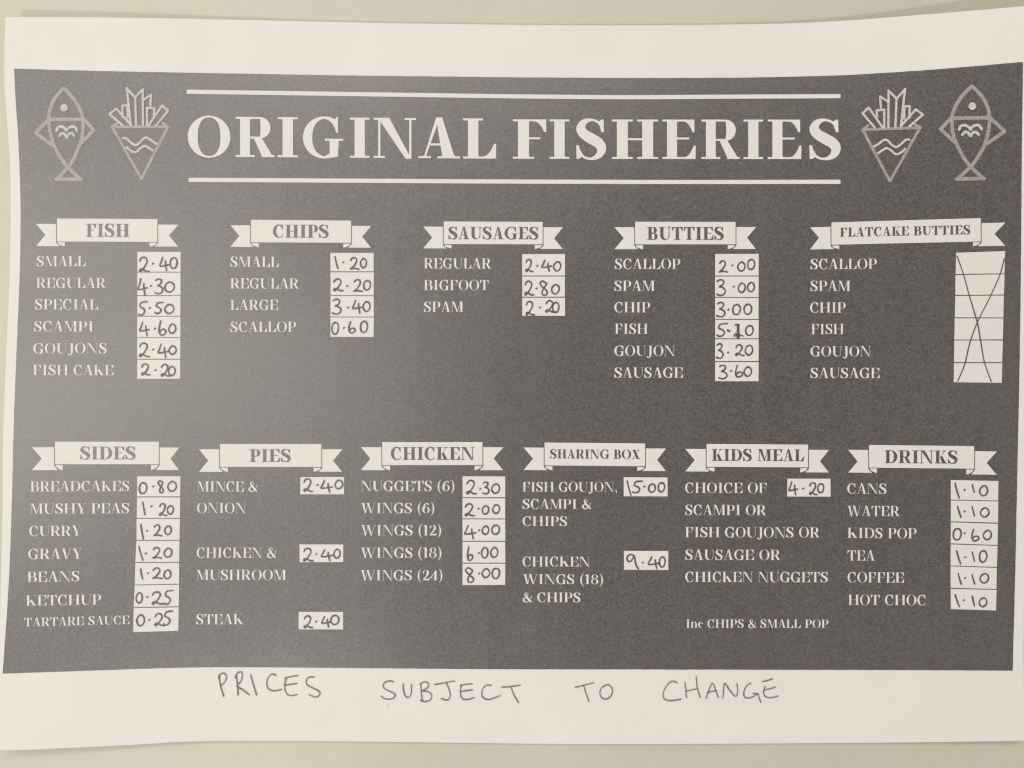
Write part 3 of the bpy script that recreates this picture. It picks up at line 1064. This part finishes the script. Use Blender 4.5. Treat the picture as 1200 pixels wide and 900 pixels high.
# chicken
column(*straight(542, 592.1, [558.2, 583.3, 608.1, 634.3, 659.9, 685.6]), 400, 505, s57, [
    q('2 834 907 328 427|. 930 388|3 943 993 338 426|o 1002 1063 350 421'), q('2 824 895 484 575|. 918 520|o 938 991 496 561|o 1008 1063 489 556'),
    q('4 822 905 630 726|. 923 665|o 938 991 633 697|0 1004 1063 628 697'), (q('6 188 278 228 420|. 350 316|0 378 478 238 390|o 497 608 232 380'), (530, 620, 11.25)),
    (q('8 158 298 505 712|. 350 590|o 383 500 513 647|0 518 630 510 662'), (530, 620, 11.25))])
# sharing box
column([(731, 559.2), (731, 581.4)], [(782.3, 559.4), (782.3, 581.6)], 590, 505, 5, [q('1 720 750 290 380|5 752 817 290 366|. 825 326|o 846 893 306 363|0 903 948 300 361')])
column([(731.2, 645.6), (731.2, 667.7)], [(783.2, 645.8), (783.2, 667.9)], 590, 505, 5, [q('9 720 795 720 811|. 815 773|4 845 918 735 811|0 910 951 736 801')])
# kids meal
column([(922.5, 560.9), (922.5, 581.8)], [(973.2, 561.1), (973.2, 582.1)], 780, 505, s57, [q('4 823 890 338 433|. 922 386|2 960 1020 343 433|0 1016 1063 350 418')])
# drinks
L = [(1114.2, 562.4), (1114.2, 586), (1114.2, 611.4), (1114.1, 637.4), (1114, 663.2), (1114, 689.4), (1114.2, 713.8)]
R = [(1170, 563.8), (1169.8, 587), (1169.4, 613.2), (1169, 639.2), (1168.2, 665), (1167.8, 690.8), (1167.2, 715.4)]
column(L, R, 960, 505, 5, [
    q('1 793 824 305 396|. 852 346|1 893 913 312 363|o 936 991 316 383'), q('1 807 834 438 509|. 852 472|1 893 914 440 501|o 941 998 446 508'),
    q('0 782 836 569 642|. 853 600|6 888 940 575 647|o 958 1013 578 641'), q('1 802 832 700 783|. 855 740|1 893 914 705 766|0 936 986 699 772'),
    q('1 811 836 832 902|. 855 862|1 893 914 838 900|o 939 996 832 894'), (q('1 793 825 482 559|. 848 517|1 893 914 490 554|o 934 986 499 558'), (960, 600, 5))])

# ------------------------------------------------------------------ the handwritten line along the bottom margin
A = lambda x, y: (220+x/3.3333, 760+y/3.3333)
B = lambda x, y: (580+x/3.3333, 760+y/3.3333)
NOTE = [
    (A, [[(122, 102), (127, 145), (140, 187)], [(119, 118), (126, 102), (140, 97), (150, 108), (146, 128), (130, 146)],
         [(189, 105), (194, 145), (196, 182)], [(184, 114), (194, 96), (208, 92), (213, 106), (206, 130), (192, 146), (212, 160), (240, 182)],
         [(245, 103), (257, 145), (268, 182)],
         [(343, 106), (332, 100), (318, 108), (308, 132), (314, 156), (335, 166), (366, 160)],
         [(385, 113), (378, 142), (382, 168), (397, 184), (427, 180)], [(377, 116), (405, 110), (430, 106)], [(380, 143), (405, 140), (426, 136)],
         [(492, 112), (474, 112), (463, 124), (466, 142), (492, 156), (513, 168), (514, 182), (498, 190), (473, 180)]]),
    (A, [[(802, 130), (784, 127), (766, 137), (765, 154), (786, 166), (808, 178), (806, 192), (786, 199), (768, 196), (755, 187)],
         [(842, 138), (843, 165), (852, 188), (866, 190), (873, 170), (873, 140)],
         [(910, 136), (912, 172), (916, 206)], [(907, 140), (925, 130), (940, 138), (936, 154), (917, 166), (940, 170), (953, 186), (945, 202), (925, 208), (909, 202)],
         [(965, 141), (1000, 135), (1041, 127)], [(1010, 135), (1020, 160), (1025, 186), (1014, 202), (990, 196)],
         [(1070, 140), (1064, 168), (1070, 194), (1088, 200), (1118, 192)], [(1064, 146), (1088, 140), (1111, 138)], [(1067, 168), (1090, 165), (1111, 161)],
         [(1184, 144), (1164, 145), (1150, 164), (1150, 188), (1168, 199), (1190, 196), (1220, 184)]]),
    (B, [[(27, 151), (60, 149), (98, 143)], [(62, 150), (74, 182), (92, 211)]]),
    (B, [[(315, 152), (350, 143), (386, 134)], [(346, 144), (355, 175), (367, 208)],
         [(432, 144), (416, 155), (410, 176), (420, 195), (440, 196), (456, 180), (458, 158), (444, 142), (426, 147)]]),
    (B, [[(711, 134), (694, 128), (674, 142), (658, 172), (662, 198), (688, 204), (727, 198)],
         [(742, 132), (745, 160), (748, 192)], [(745, 167), (768, 162), (792, 157)], [(786, 108), (790, 150), (801, 191)],
         [(826, 194), (836, 162), (850, 135), (862, 164), (872, 191)], [(829, 172), (848, 168), (866, 165)],
         [(890, 196), (893, 166), (897, 136), (916, 162), (940, 188), (948, 165), (945, 138)],
         [(1000, 136), (984, 146), (972, 170), (976, 190), (996, 193), (1027, 178)], [(1009, 176), (1028, 178), (1032, 192), (1039, 211)],
         [(1044, 130), (1064, 126), (1083, 119)], [(1056, 148), (1049, 168), (1055, 187), (1075, 193), (1106, 186)], [(1051, 162), (1074, 158), (1096, 151)]]),
]
for fn, strk in NOTE:
    sh = Sheet(E_TOP)
    for s in strk:
        sh.add(*pen([[fn(*p) for p in s]], 1.4))
    sh.build('handwritten_word', M_PEN2, menu)
